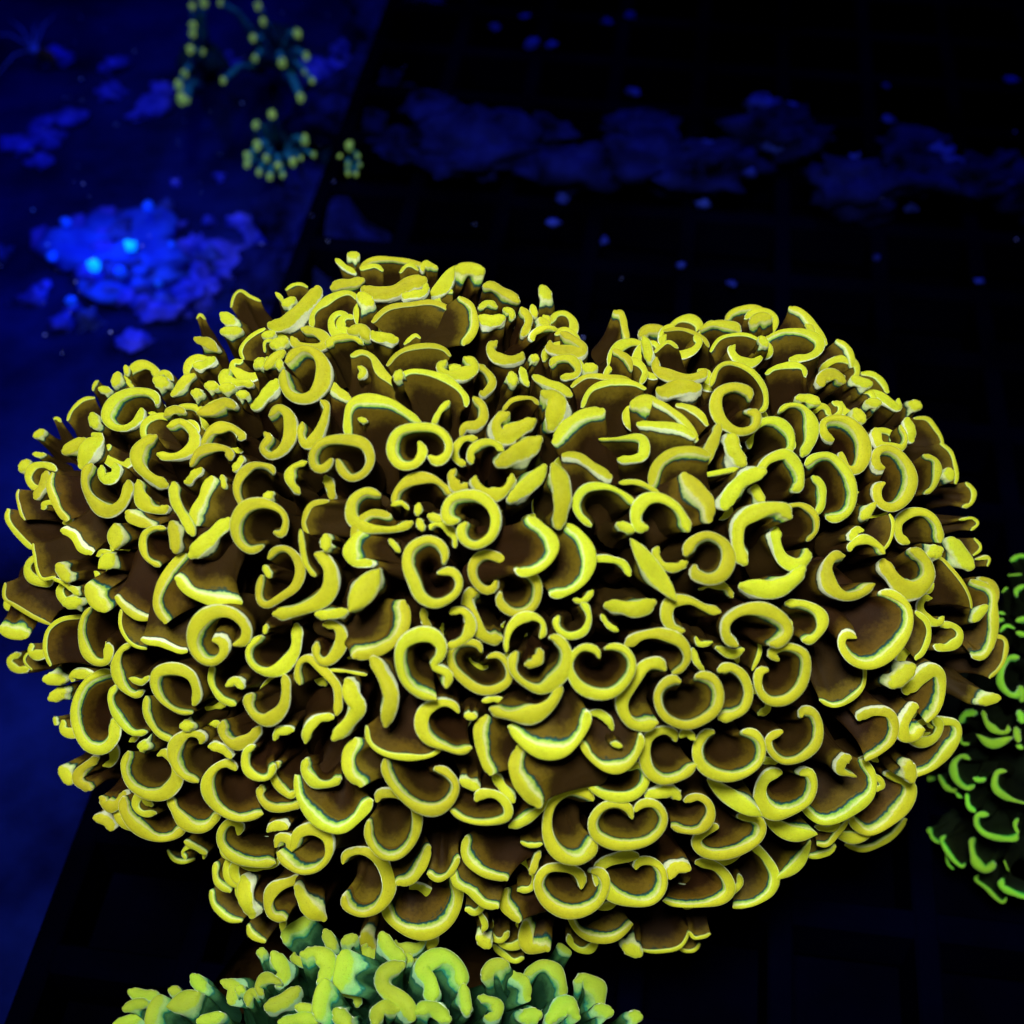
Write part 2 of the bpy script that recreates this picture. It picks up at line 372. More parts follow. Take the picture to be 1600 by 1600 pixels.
'c': (850, 440, 2.909, """
40-26 1 b-.3,1 ; 320,120 350,150 370,210 395,250
36-26 1 b-.3,1 ; 320,290 350,320 380,350 405,400
24 1 t b0,1 ; 120,450 200,430 300,430 400,415
30 2 t b0,1 ; 170,545 210,490 300,455 400,445 470,450
75 2 b0,1 ; 410,560 470,545 530,580
45-20 1 ; 330,800 400,805 450,790 455,730 420,705 330,710 240,705
30-50 2 b0,1 ; 75,755 150,790 230,850 310,865
36 2 b.1,1 ; 415,610 480,640 560,660 640,670 690,680
30 2 b-.4,1 ; 505,510 570,580 640,640 710,700
30 1 t b-.6,.8 ; 610,540 680,590 760,640
46 2 b.3,1 ; 470,900 510,830 590,780 680,755 755,750
55 1 ; 800,640 780,700 750,780 720,850
75 1 ; 850,700 860,770 900,830
24 1 ; 580,905 640,895 720,880 800,865 890,845
70 3 b-.8,.3 ; 655,850 690,920 730,1000 770,1095
75 3 ; 815,1040 850,960 920,890 1020,850
46 2 ; 970,900 1000,830 1050,795 1110,785 1165,850 1170,920 1130,950
50 1 ; 950,930 990,1000
50 3 ; 940,540 935,500 870,475 800,500 785,570 820,640 890,680 960,660 970,600 920,590
24 1 t ; 760,470 790,390 850,365 940,400 1000,480 1010,560 980,590
42 1 ; 940,760 940,690 990,640 1060,635 1120,680 1130,750 1080,790
28-50 1 ; 1070,590 1110,560 1170,570 1215,630 1220,710 1180,790
46 2 ; 1330,720 1280,690 1270,640 1320,620 1390,640 1450,710 1460,790 1430,850 1380,840 1360,760
36 2 ; 1200,830 1240,790 1310,790 1380,870 1405,960 1390,1040 1340,1075 1290,1065
40 1 ; 1220,880 1265,930 1270,1000 1240,1060
68 3 ; 1130,1080 1080,1030 980,1040 900,1090 885,1160 900,1240 930,1290
28 1 ; 1100,1020 1170,1015 1230,1060 1240,1130 1200,1180
52 2 ; 1060,1110 1060,1180 1090,1260 1150,1290 1195,1250 1190,1210
50 3 ; 480,1120 430,1110 420,1050 460,990 530,980 600,1020 640,1080 660,1140
36 2 ; 220,1110 160,1060 145,1000 190,940 280,930 360,960 420,1010
50 2 ; 340,1105 400,1130
26 1 ; 340,910 430,915 530,960
42 1 ; 525,1200 510,1240 540,1290 600,1300 660,1270
56 3 ; 645,1250 680,1180 750,1150 820,1190 840,1260 810,1330 750,1355 690,1330 690,1280
88 2 l ; 395,1170 450,1250 510,1330 605,1450
85 2 ; 880,1380 950,1390 1050,1400 1130,1360 1190,1290
36 0 ; 700,1400 760,1370 830,1390 860,1440
38 0 ; 395,1340 360,1280 290,1260 220,1260
75 1 ; 270,1470 350,1480 430,1490 520,1450
28 1 ; 260,1510 290,1560 340,1590
48 2 ; 1385,1245 1330,1245 1285,1300 1295,1380 1360,1430 1440,1420 1520,1370
42 2 ; 1395,1230 1400,1195 1460,1170 1530,1200 1560,1240
40 1 ; 1390,1180 1420,1130 1460,1130
60-30 1 ; 1450,1070 1500,1010
16 1 t b-1,.2 ; 1590,1050 1590,1130 1560,1220
30 0 ; 820,160 860,130 960,120 1040,150
55 1 ; 930,195 980,160 1040,170
45-18 1 b-.3,1 ; 1120,330 1200,340 1250,310 1250,260 1180,220 1080,210 1010,230
42 1.5 ; 985,260 1010,290
18 1 t b.1,1 ; 750,290 800,250 880,240 980,240
25-52 1 ; 700,215 780,190 860,190 890,215
32 1 b-.6,1 ; 1120,100 1190,160 1250,220 1300,270
26 1 b-.8,.6 ; 1345,250 1380,310 1420,380
50 1 ; 440,240 470,215 530,215
52 1 ; 450,250 470,300 480,370
20 0 t ; 540,215 640,215 720,250 750,290
50 2 ; 510,330 510,390 570,420 650,440 720,420 740,390
20 1 t ; 500,320 560,270 610,300
75 2 ; 500,470 560,490 640,485 720,465
30 1 t b.2,1 ; 1000,400 1060,380 1130,375 1180,390 1185,420
50 1 ; 1140,530 1200,525 1260,560
55 1 ; 1270,480 1270,430 1320,420 1370,465
28 0 t b-.6,.8 ; 1450,400 1500,430 1580,490
"""),
'd': (1150, 500, 3.5556, """
60 1 ; 650,330 700,350 740,360
46 1 ; 720,400 780,410 850,460 910,480 915,420
60 1.5 ; 730,460 790,465
70 0 ; 660,510 700,560
60-24 1 ; 785,590 790,640 800,690 850,710 920,710 945,650 920,570
54 3 ; 845,820 790,800 780,740 830,710 900,740 960,820 980,900 950,990 880,1040 810,1010 800,930 850,890
50 1 ; 980,1240 920,1200 910,1120 970,1070 1050,1070 1110,1120 1140,1200 1140,1240
88 3 ; 805,1320 850,1400 930,1490 1010,1500 1080,1440 1080,1370 1030,1300 960,1270
90 2 ; 1080,1300 1120,1280
95 1 ; 1190,1230 1240,1300 1290,1370
60 0 ; 965,530 960,600 990,680
26 0 t b-.9,.3 ; 1000,540 1070,550 1130,620 1170,690
36 1 ; 1050,740 1110,780 1120,860 1100,930 1060,960
70 1 ; 1175,840 1185,880
22 0 t b-1,0 ; 1160,680 1200,740 1230,830 1250,910
26 0 t b-1,0 ; 1290,900 1330,960 1310,1020 1270,1040
18 0 t b-1,0 ; 1250,1110 1310,1100 1350,1130 1320,1170
18 0 t b-1,0 ; 1340,1210 1360,1260 1330,1310
20 0 t b-1,0 ; 1340,1330 1400,1320 1410,1370
36 0 b-1,.2 ; 1360,1430 1420,1450 1450,1520 1440,1600
70 0 ; 970,470 1010,485
20 2 t b-1,.1 ; 1120,1320 1160,1320 1200,1380 1250,1450 1300,1530 1350,1600
"""),
'i': (1150, 900, 2.909, """
42 3 b-.8,-.8 ; 690,110 740,105 800,150 800,230 750,310 670,380 590,405 520,380 485,320 510,280 580,305
28 1 t b-.7,-.7 ; 830,175 870,210 880,280 860,350 835,400
85 1 ; 710,490 790,415
70-16 1 b-.6,-.3 ; 805,555 840,490 890,430 930,450 930,530 915,620 890,690
50 2 b-.5,-.5 ; 845,600 800,610 760,660 765,730 820,745 880,710
50-24 2 b-.7,-.7 ; 580,680 620,630 690,620 720,670 710,740 660,810 610,870
60-18 2 ; 520,820 485,840 480,890 555,915
38 2 b-.5,-.8 ; 600,870 640,930 620,1000 540,1060 450,1110 380,1125 330,1090 320,1060
50-20 2 b-.7,-.7 ; 905,700 940,675 1000,670 1010,720 960,800 900,880 820,950
70 1 ; 780,850 790,920
50-40 1 b-.6,-.7 ; 700,930 770,940 810,980 780,1050 700,1120 600,1170 545,1140 550,1110
24 1 b-.3,-1 ; 370,1235 420,1220 470,1170 520,1125
26 0 b-.3,-1 ; 330,1290 400,1270 460,1235
26 0 b-.3,-1 ; 505,1260 580,1250 680,1200 790,1140
42 3 ; 200,390 160,350 230,320 310,350 325,420 300,510 230,570 150,570 105,510 110,440 155,430
42-38 2 ; 300,650 310,615 360,625 385,690 370,770 300,830 220,845 160,800 150,740 220,705
46 2 ; 220,900 150,920 115,980 125,1050 180,1090 260,1070 330,1020 355,950 335,895 285,905
20 -1 b-.4,-.8 ; 600,425 580,500 520,560 450,600 390,590
75 1 l ; 125,1100 230,1160 375,1185
48 0 l ; 190,1390 270,1320 345,1215
45-18 1 b-.5,-1 ; 80,1250 140,1290 180,1360 160,1430 90,1490 0,1550
30 1 b-1,-.1 ; 1110,20 1180,60 1185,150 1175,270 1150,370 1110,370
45 1 ; 1080,200 1130,140
20 0 t b-1,-.1 ; 1180,270 1230,290 1215,380 1180,470
55 0 b-1,-.3 ; 1110,570 1180,550
"""),
'j': (850, 950, 2.909, """
50 1 ; 650,105 590,100 555,40 575,-25 660,-35 740,0 815,20
50 3 ; 890,180 830,130 830,60 900,10 1000,5 1090,50 1120,110 1080,160 1030,165
42 1 ; 1100,-20 1180,-20 1250,20 1265,80 1230,140 1180,150
26 1 ; 690,130 710,165 770,155
62-38 1 ; 370,180 440,130 530,115 620,150 655,220 630,280 580,310
40 3 ; 255,235 240,195 180,180 130,220 115,280 160,360 240,395 320,385 385,320 405,250 370,190 310,175 275,190
60 2 ; 560,290 520,250 460,260 410,320 360,400 360,470 400,530 460,545 530,525
42 3 ; 625,345 600,325 550,340 515,390 525,460 570,510 650,535 730,510 790,460 805,390 780,330 730,310 690,320
48 2 ; 790,290 850,270 910,310 935,390 910,460 850,495 790,505
32 0 ; 680,180 690,240 730,290
46 0 ; 780,180 860,210 920,190
20 0 ; 975,130 980,200 950,290
44 2 ; 605,620 595,580 540,560 475,590 455,660 475,740 540,785 630,770 700,720
36 2 ; 615,590 650,568 690,600
42 3 ; 785,570 730,580 695,640 710,710 770,755 850,770 930,750 990,700 1000,630 965,580 905,575
38 1 ; 190,720 195,790 240,840 330,865 410,850 460,800 465,740 430,715 370,740
48 2 ; 230,890 190,850 110,840 40,890 15,970 25,1060 80,1130 160,1150 220,1110 230,1060
42 3 ; 405,970 390,920 340,890 270,900 220,960 230,1030 300,1075 390,1085 480,1065 540,1010 550,950 510,900 450,900 415,940
58 2 ; 460,870 500,840 580,835 630,880
42-30 2 ; 640,890 700,860 750,890 755,950 710,1010 640,1020 580,1000
82 2 l ; 750,795 830,850 900,890 990,945
52-42 3 ; 800,1000 740,1010 690,1060 720,1110 800,1130 900,1110 980,1060 1000,1000 960,960 880,960
50-38 2 ; 435,1135 350,1135 260,1165 250,1230 310,1310 400,1345 490,1345 545,1290 545,1210 500,1165 440,1165 415,1205
50-42 3 ; 170,1290 175,1240 140,1195 60,1175 0,1190 -30,1260 10,1340 90,1390 180,1390 250,1350 285,1280 265,1220 210,1215
58 1 ; 560,1230 600,1180 670,1180
54-20 1 ; 690,1165 770,1170 830,1220 850,1290 800,1340 700,1360 600,1360 540,1340
36 1 b0,-1 ; 100,1410 150,1470 240,1505 330,1510 410,1480
70 1 ; 370,1535 430,1560
18 0 t b-.1,-1 ; 420,1580 520,1565 620,1540 670,1490
18 0 t b-.2,-1 ; 660,1480 690,1505 760,1490
18 0 t b-.2,-1 ; 600,1550 680,1560 715,1545
"""),
'k': (850, 950, 5.333, """
72 1 ; 370,890 460,880 540,940 580,1030
66 3 b0,-1 ; 300,1180 380,1270 500,1335 620,1335 730,1280 810,1170 800,1110
50 3 ; 570,1130 640,1150
"""),
'f': (450, 900, 2.909, """
70 3 ; 370,370 420,440 470,540 455,630 440,700
75 2 ; 265,460 290,540 320,600 270,680 195,760
46 3 ; 715,520 730,450 660,410 690,370 700,320 660,270 590,265 520,310 505,390 530,480 590,540 680,570
42 2 ; 780,630 750,590 690,580 620,620 605,690 640,750 710,780 780,800 840,780
38 2 ; 810,635 850,640
60 3 ; 910,600 980,630 1070,640 1150,620 1215,560 1240,480
30 1 ; 880,570 930,560 990,570
48 2 b1,.1 ; 885,625 860,700 870,800 900,910
50 3 b0,-1 ; 995,710 1080,770 1170,810 1260,810 1330,750 1360,690 1355,650
28 2 t b.1,-1 ; 350,715 370,770 450,810 550,830 650,835 710,810
55 2 b1,-.3 ; 280,740 260,810 280,890 315,970
40 3 ; 440,840 440,900 490,980 580,1050 670,1065 740,1020 765,950 720,895 660,885
50 1 ; 790,930 860,960
50-24 3 ; 850,1035 880,1000 950,1000 1000,1050 990,1100 900,1120 800,1110 730,1070
64 3 b1,-.2 ; 1020,770 1040,880 1070,970 1110,1070
50 1 ; 930,900 980,970 1030,1030
45 1 ; 1180,990 1150,1060 1080,1110 1000,1145
45 2 ; 75,770 90,700 140,650 210,650
42 1 ; 80,830 70,890 120,940 190,945 245,920
24-55 2 b.3,-1 ; 20,930 40,1010 100,1100 160,1150 240,1165 310,1120 370,1050
38-45 2 ; 365,1120 365,1200 420,1270 500,1275 565,1210 590,1120 570,1040 500,1000 420,1000 400,1045
46 2 ; 245,1320 265,1270 330,1250 400,1280 450,1350 460,1440 410,1520 330,1545 260,1510 255,1455
46 1 b-.4,-.8 ; 500,1430 560,1390 610,1310 655,1245
30 0 b0,-1 ; 630,1370 680,1390 730,1360 780,1290
38 2 b.8,-.7 ; 790,1200 800,1270 870,1340 980,1405
38 2 b.6,-1 ; 735,1345 760,1400 820,1440 880,1500 950,1530
45 1 b1,-.3 ; 975,1420 990,1500 1030,1590
22 0 ; 1055,1210 1100,1230 1160,1220
35 0 ; 1145,1255 1100,1360
"""),
'e': (0, 850, 2.909, """
62 1 ; 215,610 290,615
60 1 ; 240,700 290,670
46 2 b.1,-1 ; 785,185 860,230 950,250 1040,270 1100,300
48 3 ; 950,440 1000,450 1010,500 960,545 900,520 870,450 890,370 960,310 1050,310 1115,370 1110,440 1050,465
38 1 ; 590,460 540,490 520,560 550,640 610,690 650,670
32 1.5 ; 580,610 640,630 680,600
26-55 3 ; 870,775 800,765 730,710 700,640 720,580 800,565 870,600 890,680 870,740
30-60 2 ; 500,590 440,590 370,640 335,740 350,840 400,920 470,935 515,880 500,800
32 1 ; 520,640 500,700 530,790 590,860 660,860
32 1 ; 660,690 665,780 710,860 780,900
60 1 ; 835,825 870,825
32 1 ; 960,550 955,630 1000,700 1070,735
40 1 ; 1035,640 1070,620 1100,650
50 2 ; 1140,680 1115,720 1150,780 1220,800 1290,740 1300,650 1280,590
50 1 ; 1010,800 1010,860 1060,910 1130,890 1180,830
42 2 ; 900,920 905,880 850,865 795,910 790,980 830,1050 900,1090
42 1 ; 940,920 1000,925 1050,980
62 2 ; 645,915 665,920
44 2 ; 700,970 740,955 790,1010 795,1080 740,1140 660,1140 590,1090 560,1010 580,940
50 1 ; 450,970 360,1030 350,1080 420,1120
50 1 ; 440,1150 480,1190 540,1180 560,1120
55 0 ; 285,1020 320,1080
46 2 ; 560,1150 560,1210 620,1290 700,1345 780,1345 840,1300
40 1 ; 510,1210 580,1280 640,1320
50 3 ; 755,1160 790,1220 860,1280 940,1290 1000,1230
42 3 ; 1075,1040 1030,1005 970,1030 935,1090 950,1160 1010,1220 1100,1250 1200,1230
38 2 ; 1180,1100 1180,1150 1230,1195 1300,1205 1370,1190
38 2 ; 1160,920 1115,950 1115,1020 1160,1060 1220,1060 1250,1000
36 1 ; 1270,990 1240,1030 1260,1100 1310,1150 1340,1130
40 1 ; 1240,900 1270,850 1340,850
42 2 ; 1080,1330 1085,1280 1040,1265 1000,1310 1000,1370 1050,1430 1150,1460 1250,1455
45 2 ; 1210,1310 1250,1280 1310,1300
40 3 ; 1245,1390 1260,1340 1310,1350 1320,1390 1350,1320 1420,1300 1485,1340 1490,1420 1440,1480 1360,1490 1280,1440 1255,1400
48 0 ; 440,1240 490,1260 510,1290
26 0 ; 835,1350 900,1390 940,1410
16 -1 b.4,-1 ; 750,1410 800,1440 880,1450
22 -1 ; 840,1440 830,1400 870,1370 920,1400 920,1440
18 0 b1,-.1 ; 250,790 255,820
"""),
'm': (0, 1100, 3.2, """
28 1 b.6,-.6 ; 1040,940 1070,1020 1130,1080 1200,1100
75 2 ; 1200,860 1230,950 1250,1040 1250,1090
34 1 ; 1065,800 1080,880 1150,950
30 0 b.6,-.8 ; 1230,1110 1270,1170 1320,1205
"""),
'l': (150, 1380, 1.7778, """
28 1 ; 530,105 490,90 478,55 490,20 540,0 570,-8
44 2 ; 550,10 590,60 640,115
24-34 2 b-.1,-1 ; 800,80 815,120 870,145 930,140 985,100 1010,40 990,-5
44 0 ; 748,140 765,200
44 1 ; 908,168 940,160
42 1 b.2,-1 ; 1190,110 1200,170 1260,205
38 1 ; 1065,150 1090,168
18 0 t b.1,-1 ; 1100,180 1150,215 1190,215
18 0 t b-.2,-1 ; 1060,80 1080,110 1075,150
"""),
}
FRONT = {
'l': (150, 1380, 1.7778, """
40 1 b.8,.5 ; 525,170 530,140 560,110 600,90
50 2 ; 560,190 620,195 645,235 610,275
45 1 ; 490,190 520,240 505,290
26 1 ; 465,310 445,285 470,262 520,280
46 1 ; 480,345 520,330 560,300
55 1 b1,.3 ; 700,200 690,260 685,290
36 0 b.4,1 ; 640,140 660,180
36 0 ; 690,165 720,155
45 2 ; 795,150 820,190 850,210
30 0 ; 860,205 875,215
48 3 ; 860,220 800,250 800,290 860,330 880,380
46 3 ; 935,330 930,270 905,235 960,205 1010,235 1020,290
36 2 ; 1020,290 1030,360
45 2 b.5,1 ; 1075,275 1100,230 1150,225
36 1 b-1,.3 ; 1160,240 1190,290 1215,325
36 1 b-.5,1 ; 1190,245 1240,225 1290,260 1310,310
45 1 b-.3,1 ; 1330,260 1360,250 1390,300 1410,370
32 1 ; 1060,310 1110,330 1110,370 1075,370
46 2 b.6,.6 ; 620,370 625,320 640,280
46 2 ; 770,395 790,350 850,340
46 2 ; 880,360 930,345 990,380
50 1 ; 670,360 700,395
36 1 ; 500,385 570,375 620,385
62 2 l ; 205,350 295,310
40 1 b.6,.6 ; 275,265 300,295
36 1 ; 100,305 140,315 165,310
36 2 ; 75,355 110,335 150,335
38 2 b1,.3 ; 150,395 160,350 180,320
36 1 ; 60,395 120,375
30 0 ; 210,300 230,300
36 1 ; 290,385 350,370
36 1 b1,.2 ; 360,275 385,290 380,330
32 1 ; 395,295 408,300
32 0 ; 455,195 468,195
30 0 ; 420,345 430,305 470,300
50 1 ; 1185,375 1225,368
52 2 ; 1255,390 1300,340 1350,380
40 0 ; 1390,350 1425,362
40 0 ; 1485,370 1505,375
22 -1 ; 1280,170 1320,200
30 1 ; 560,345 600,350
"""),
}
SIDE = {
'p': (1400, 850, 2.667, """
24 1 ; 475,70 500,50 540,48
10 0 ; 465,130 525,125
26 1 ; 540,170 500,190 505,220
12 0 ; 440,200 465,180
14 0 ; 420,285 455,290
20 0 ; 420,320 445,315
17 0 ; 430,365 460,340 495,350
30 1 ; 505,320 540,310
28 1 ; 505,370 540,380
30 2 ; 515,470 470,475 440,520 435,580 470,625 505,630 510,605
28-40 1 ; 265,750 285,710 335,700
26 1 ; 360,690 380,750 430,785 465,780 465,755
48 1 l ; 335,795 400,835 485,805
17 0 ; 265,800 275,830 305,835
30 2 ; 305,900 270,885 240,920 250,980 290,1020 325,1010
30 1 ; 320,975 345,985 375,980
22-28 1 ; 175,960 200,1010 240,1030 250,1020
17 0 ; 245,1035 275,1060
25 1 ; 290,1040 300,1090 330,1120
30 2 ; 385,1130 340,1130 335,1170 370,1210 430,1230 490,1235 505,1215
22 1 ; 510,1145 495,1170 510,1210
30-18 2 ; 460,950 420,955 410,1010 450,1050 530,1080 600,1090
36 1 ; 500,770 510,820
46 1 ; 520,600 525,650
40 1 ; 515,700 525,740
26 0 ; 505,840 525,850
32-14 1 ; 135,1185 135,1210 180,1250
26-16 1 ; 200,1220 185,1240 215,1290 270,1345 285,1335
10 0 ; 205,1260 215,1330 235,1360
30-40 1 ; 325,1230 310,1250 330,1320 370,1360 400,1345 395,1330
22-14 0 ; 340,1390 330,1405 380,1440 440,1495 460,1480
34-20 1 ; 440,1400 440,1430 490,1460 530,1475 580,1480
9 0 ; 450,1320 470,1365
"""),
}

# ------------------------------------------------------------------ the setting: tank floor and rack
fl = []; N = 60
xs = np.linspace(-1.6, 1.6, N); ys = np.linspace(-0.9, 2.6, N)
for y in ys:
    for x in xs: fl.append((x, y, 0.004*math.sin(9*x+2*y)*math.cos(7*y-3*x)))
tag(mesh_obj('tank_floor', fl, [(j*N+i, j*N+i+1, (j+1)*N+i+1, (j+1)*N+i) for j in range(N-1) for i in range(N-1)], M_FLOOR), kind='structure')

def box_mesh(sx, sy, sz, c=(0, 0, 0), b=0.12):
    """box with chamfered long edges"""
    k = min(sx, sy, sz)*b; V = []; F = []
    pts = [(-sy/2+k, -sz/2), (sy/2-k, -sz/2), (sy/2, -sz/2+k), (sy/2, sz/2-k), (sy/2-k, sz/2), (-sy/2+k, sz/2), (-sy/2, sz/2-k), (-sy/2, -sz/2+k)]
    for x in (-sx/2, sx/2):
        for (y, z) in pts: V.append((c[0]+x, c[1]+y, c[2]+z))
    F = [(i, (i+1) % 8, 8+(i+1) % 8, 8+i) for i in range(8)] + [tuple(range(7, -1, -1)), tuple(range(8, 16))]
    return V, F

RZ = 0.05
o0 = at_z(615, 0, RZ); o1 = at_z(100, 1400, RZ)
vdir = Vector((o1.x-o0.x, o1.y-o0.y, 0)).normalized()           # along the rack's free edge, towards the viewer
udir = Vector((-vdir.y, vdir.x, 0));  udir = udir if udir.x > 0 else -udir
rack = thing('egg_crate_rack', (o0.x, o0.y, 0), 'dark egg crate rack with square cells standing on the blue tank floor', 'rack')
rot_u = math.atan2(udir.y, udir.x); rot_v = math.atan2(vdir.y, vdir.x)
LU, LV, CELL = 1.10, 1.15, 0.046
barU = None; barV = None
for i in range(int(LV/CELL)+1):
    c = udir*(LU/2) + vdir*(i*CELL - 0.18)
    if barU is None:
        V, F = box_mesh(LU, 0.010, 0.022); barU = o = mesh_obj('cross_bar', V, F, M_RACK, rack, False)
    else:
        o = barU.copy(); col.objects.link(o)
    o.location = (c.x, c.y, RZ-0.011); o.rotation_euler = (0, 0, rot_u)
for i in range(int(LU/CELL)+1):
    c = vdir*(LV/2-0.18) + udir*(i*CELL)
    if barV is None:
        V, F = box_mesh(LV, 0.008, 0.026); barV = o = mesh_obj('long_bar', V, F, M_RACK, rack, False)
    else:
        o = barV.copy(); col.objects.link(o)
    o.location = (c.x, c.y, RZ-0.0125); o.rotation_euler = (0, 0, rot_v)
for a in (0.03, LU-0.03):
    for b in (-0.12, LV-0.24):
        c = udir*a + vdir*b; V, F = box_mesh(0.014, 0.014, RZ-0.014)
        o = mesh_obj('foot', V, F, M_RACK, rack, False); o.location = (c.x, c.y, (RZ-0.014)/2)
V, F = box_mesh(LU+0.016, LV+0.016, 0.004); c = udir*(LU/2) + vdir*(LV/2-0.18)
o = mesh_obj('backing_sheet', V, F, plain('black_sheet', (0.0003, 0.0003, 0.001), (0.0004, 0.0005, 0.005), 14, 0.9), rack, False)
o.location = (c.x, c.y, RZ-0.0276); o.rotation_euler = (0, 0, rot_u)

# ------------------------------------------------------------------ lumpy rock helper
def lump(name, loc, rad, mat, parent=None, seed=0, rough=0.3, squash=(1, 1, 0.7), nu=18, nv=11, rel=None):
    rs = np.random.RandomState(seed); K = [(rs.normal(size=3), rs.uniform(0, 6.28), 1.0/(1+k*0.35)) for k in range(9)]
    V = []
    for j in range(nv+1):
        th = math.pi*j/nv
        for i in range(nu):
            ph = 2*math.pi*i/nu
            d = np.array([math.sin(th)*math.cos(ph), math.sin(th)*math.sin(ph), math.cos(th)])
            r = 1 + rough*sum(a*math.sin(2.2*(1+k*0.45)*float(q@d)+p) for k, (q, p, a) in enumerate(K))/3
            V.append((d[0]*r*rad*squash[0], d[1]*r*rad*squash[1], d[2]*r*rad*squash[2]))
    F = [(j*nu+i, (j+1)*nu+i, (j+1)*nu+(i+1) % nu, j*nu+(i+1) % nu) for j in range(nv) for i in range(nu)]
    o = mesh_obj(name, V, F, mat, parent); o.location = loc
    return o

# ------------------------------------------------------------------ hammer corals
class Blob:
    """colony surface: an outline of radius R(angle) round a centre, domed towards +front and shallower behind"""
    def __init__(s, centre, outline, D0, B, grow=1.03):
        s.c = np.array(centre, float); s.o = np.array(outline, float); s.D0 = D0; s.B = B; s.grow = grow
        a = np.arctan2(s.o[:, 1]-s.c[1], s.o[:, 0]-s.c[0]); r = np.hypot(*(s.o-s.c).T)
        k = np.argsort(a); s.a = np.concatenate([a[k]-2*np.pi, a[k], a[k]+2*np.pi]); s.r = np.tile(r[k], 3)
    def R(s, a): return np.interp(a, s.a, s.r)*s.grow
    def point(s, px, py, lift=0.0, back=False):
        d = np.array([px, py])-s.c; a = math.atan2(d[1], d[0]); rho = min(math.hypot(*d)/s.R(a), 0.985)
        q = math.sqrt(1-rho**2.4)
        dep = s.D0 + (0.5*s.B*q if back else -s.B*q) - lift
        return at_depth(px, py, dep)
    def normal(s, px, py):
        e = 6; d = np.array([px, py])-s.c; a = math.atan2(d[1], d[0]); r = math.hypot(*d); m = 0.95*s.R(a)
        if r > m: px, py = s.c + d*m/r
        p1 = s.point(px-e, py); p2 = s.point(px+e, py); p3 = s.point(px, py-e); p4 = s.point(px, py+e)
        n = (p2-p1).cross(p4-p3); n.normalize()
        return n if n.dot(FWD) < 0 else -n

def smooth_curve(P, step):
    P = np.asarray(P, float)
    if len(P) > 2:
        Q = np.vstack([2*P[0]-P[1], P, 2*P[-1]-P[-2]]); out = []
        for i in range(1, len(Q)-2):
            p0, p1, p2, p3 = Q[i-1:i+3]
            for t in np.linspace(0, 1, 10, endpoint=False):
                out.append(0.5*((2*p1)+(-p0+p2)*t+(2*p0-5*p1+4*p2-p3)*t*t+(-p0+3*p1-3*p2+p3)*t**3))
        out.append(P[-1]); P = np.array(out)
    s = np.concatenate([[0], np.cumsum(np.hypot(*np.diff(P, axis=0).T))])
    n = int(max(12, min(44, s[-1]/step)))
    u = np.linspace(0, s[-1], n)
    return np.stack([np.interp(u, s, P[:, k]) for k in (0, 1)], 1), s[-1]

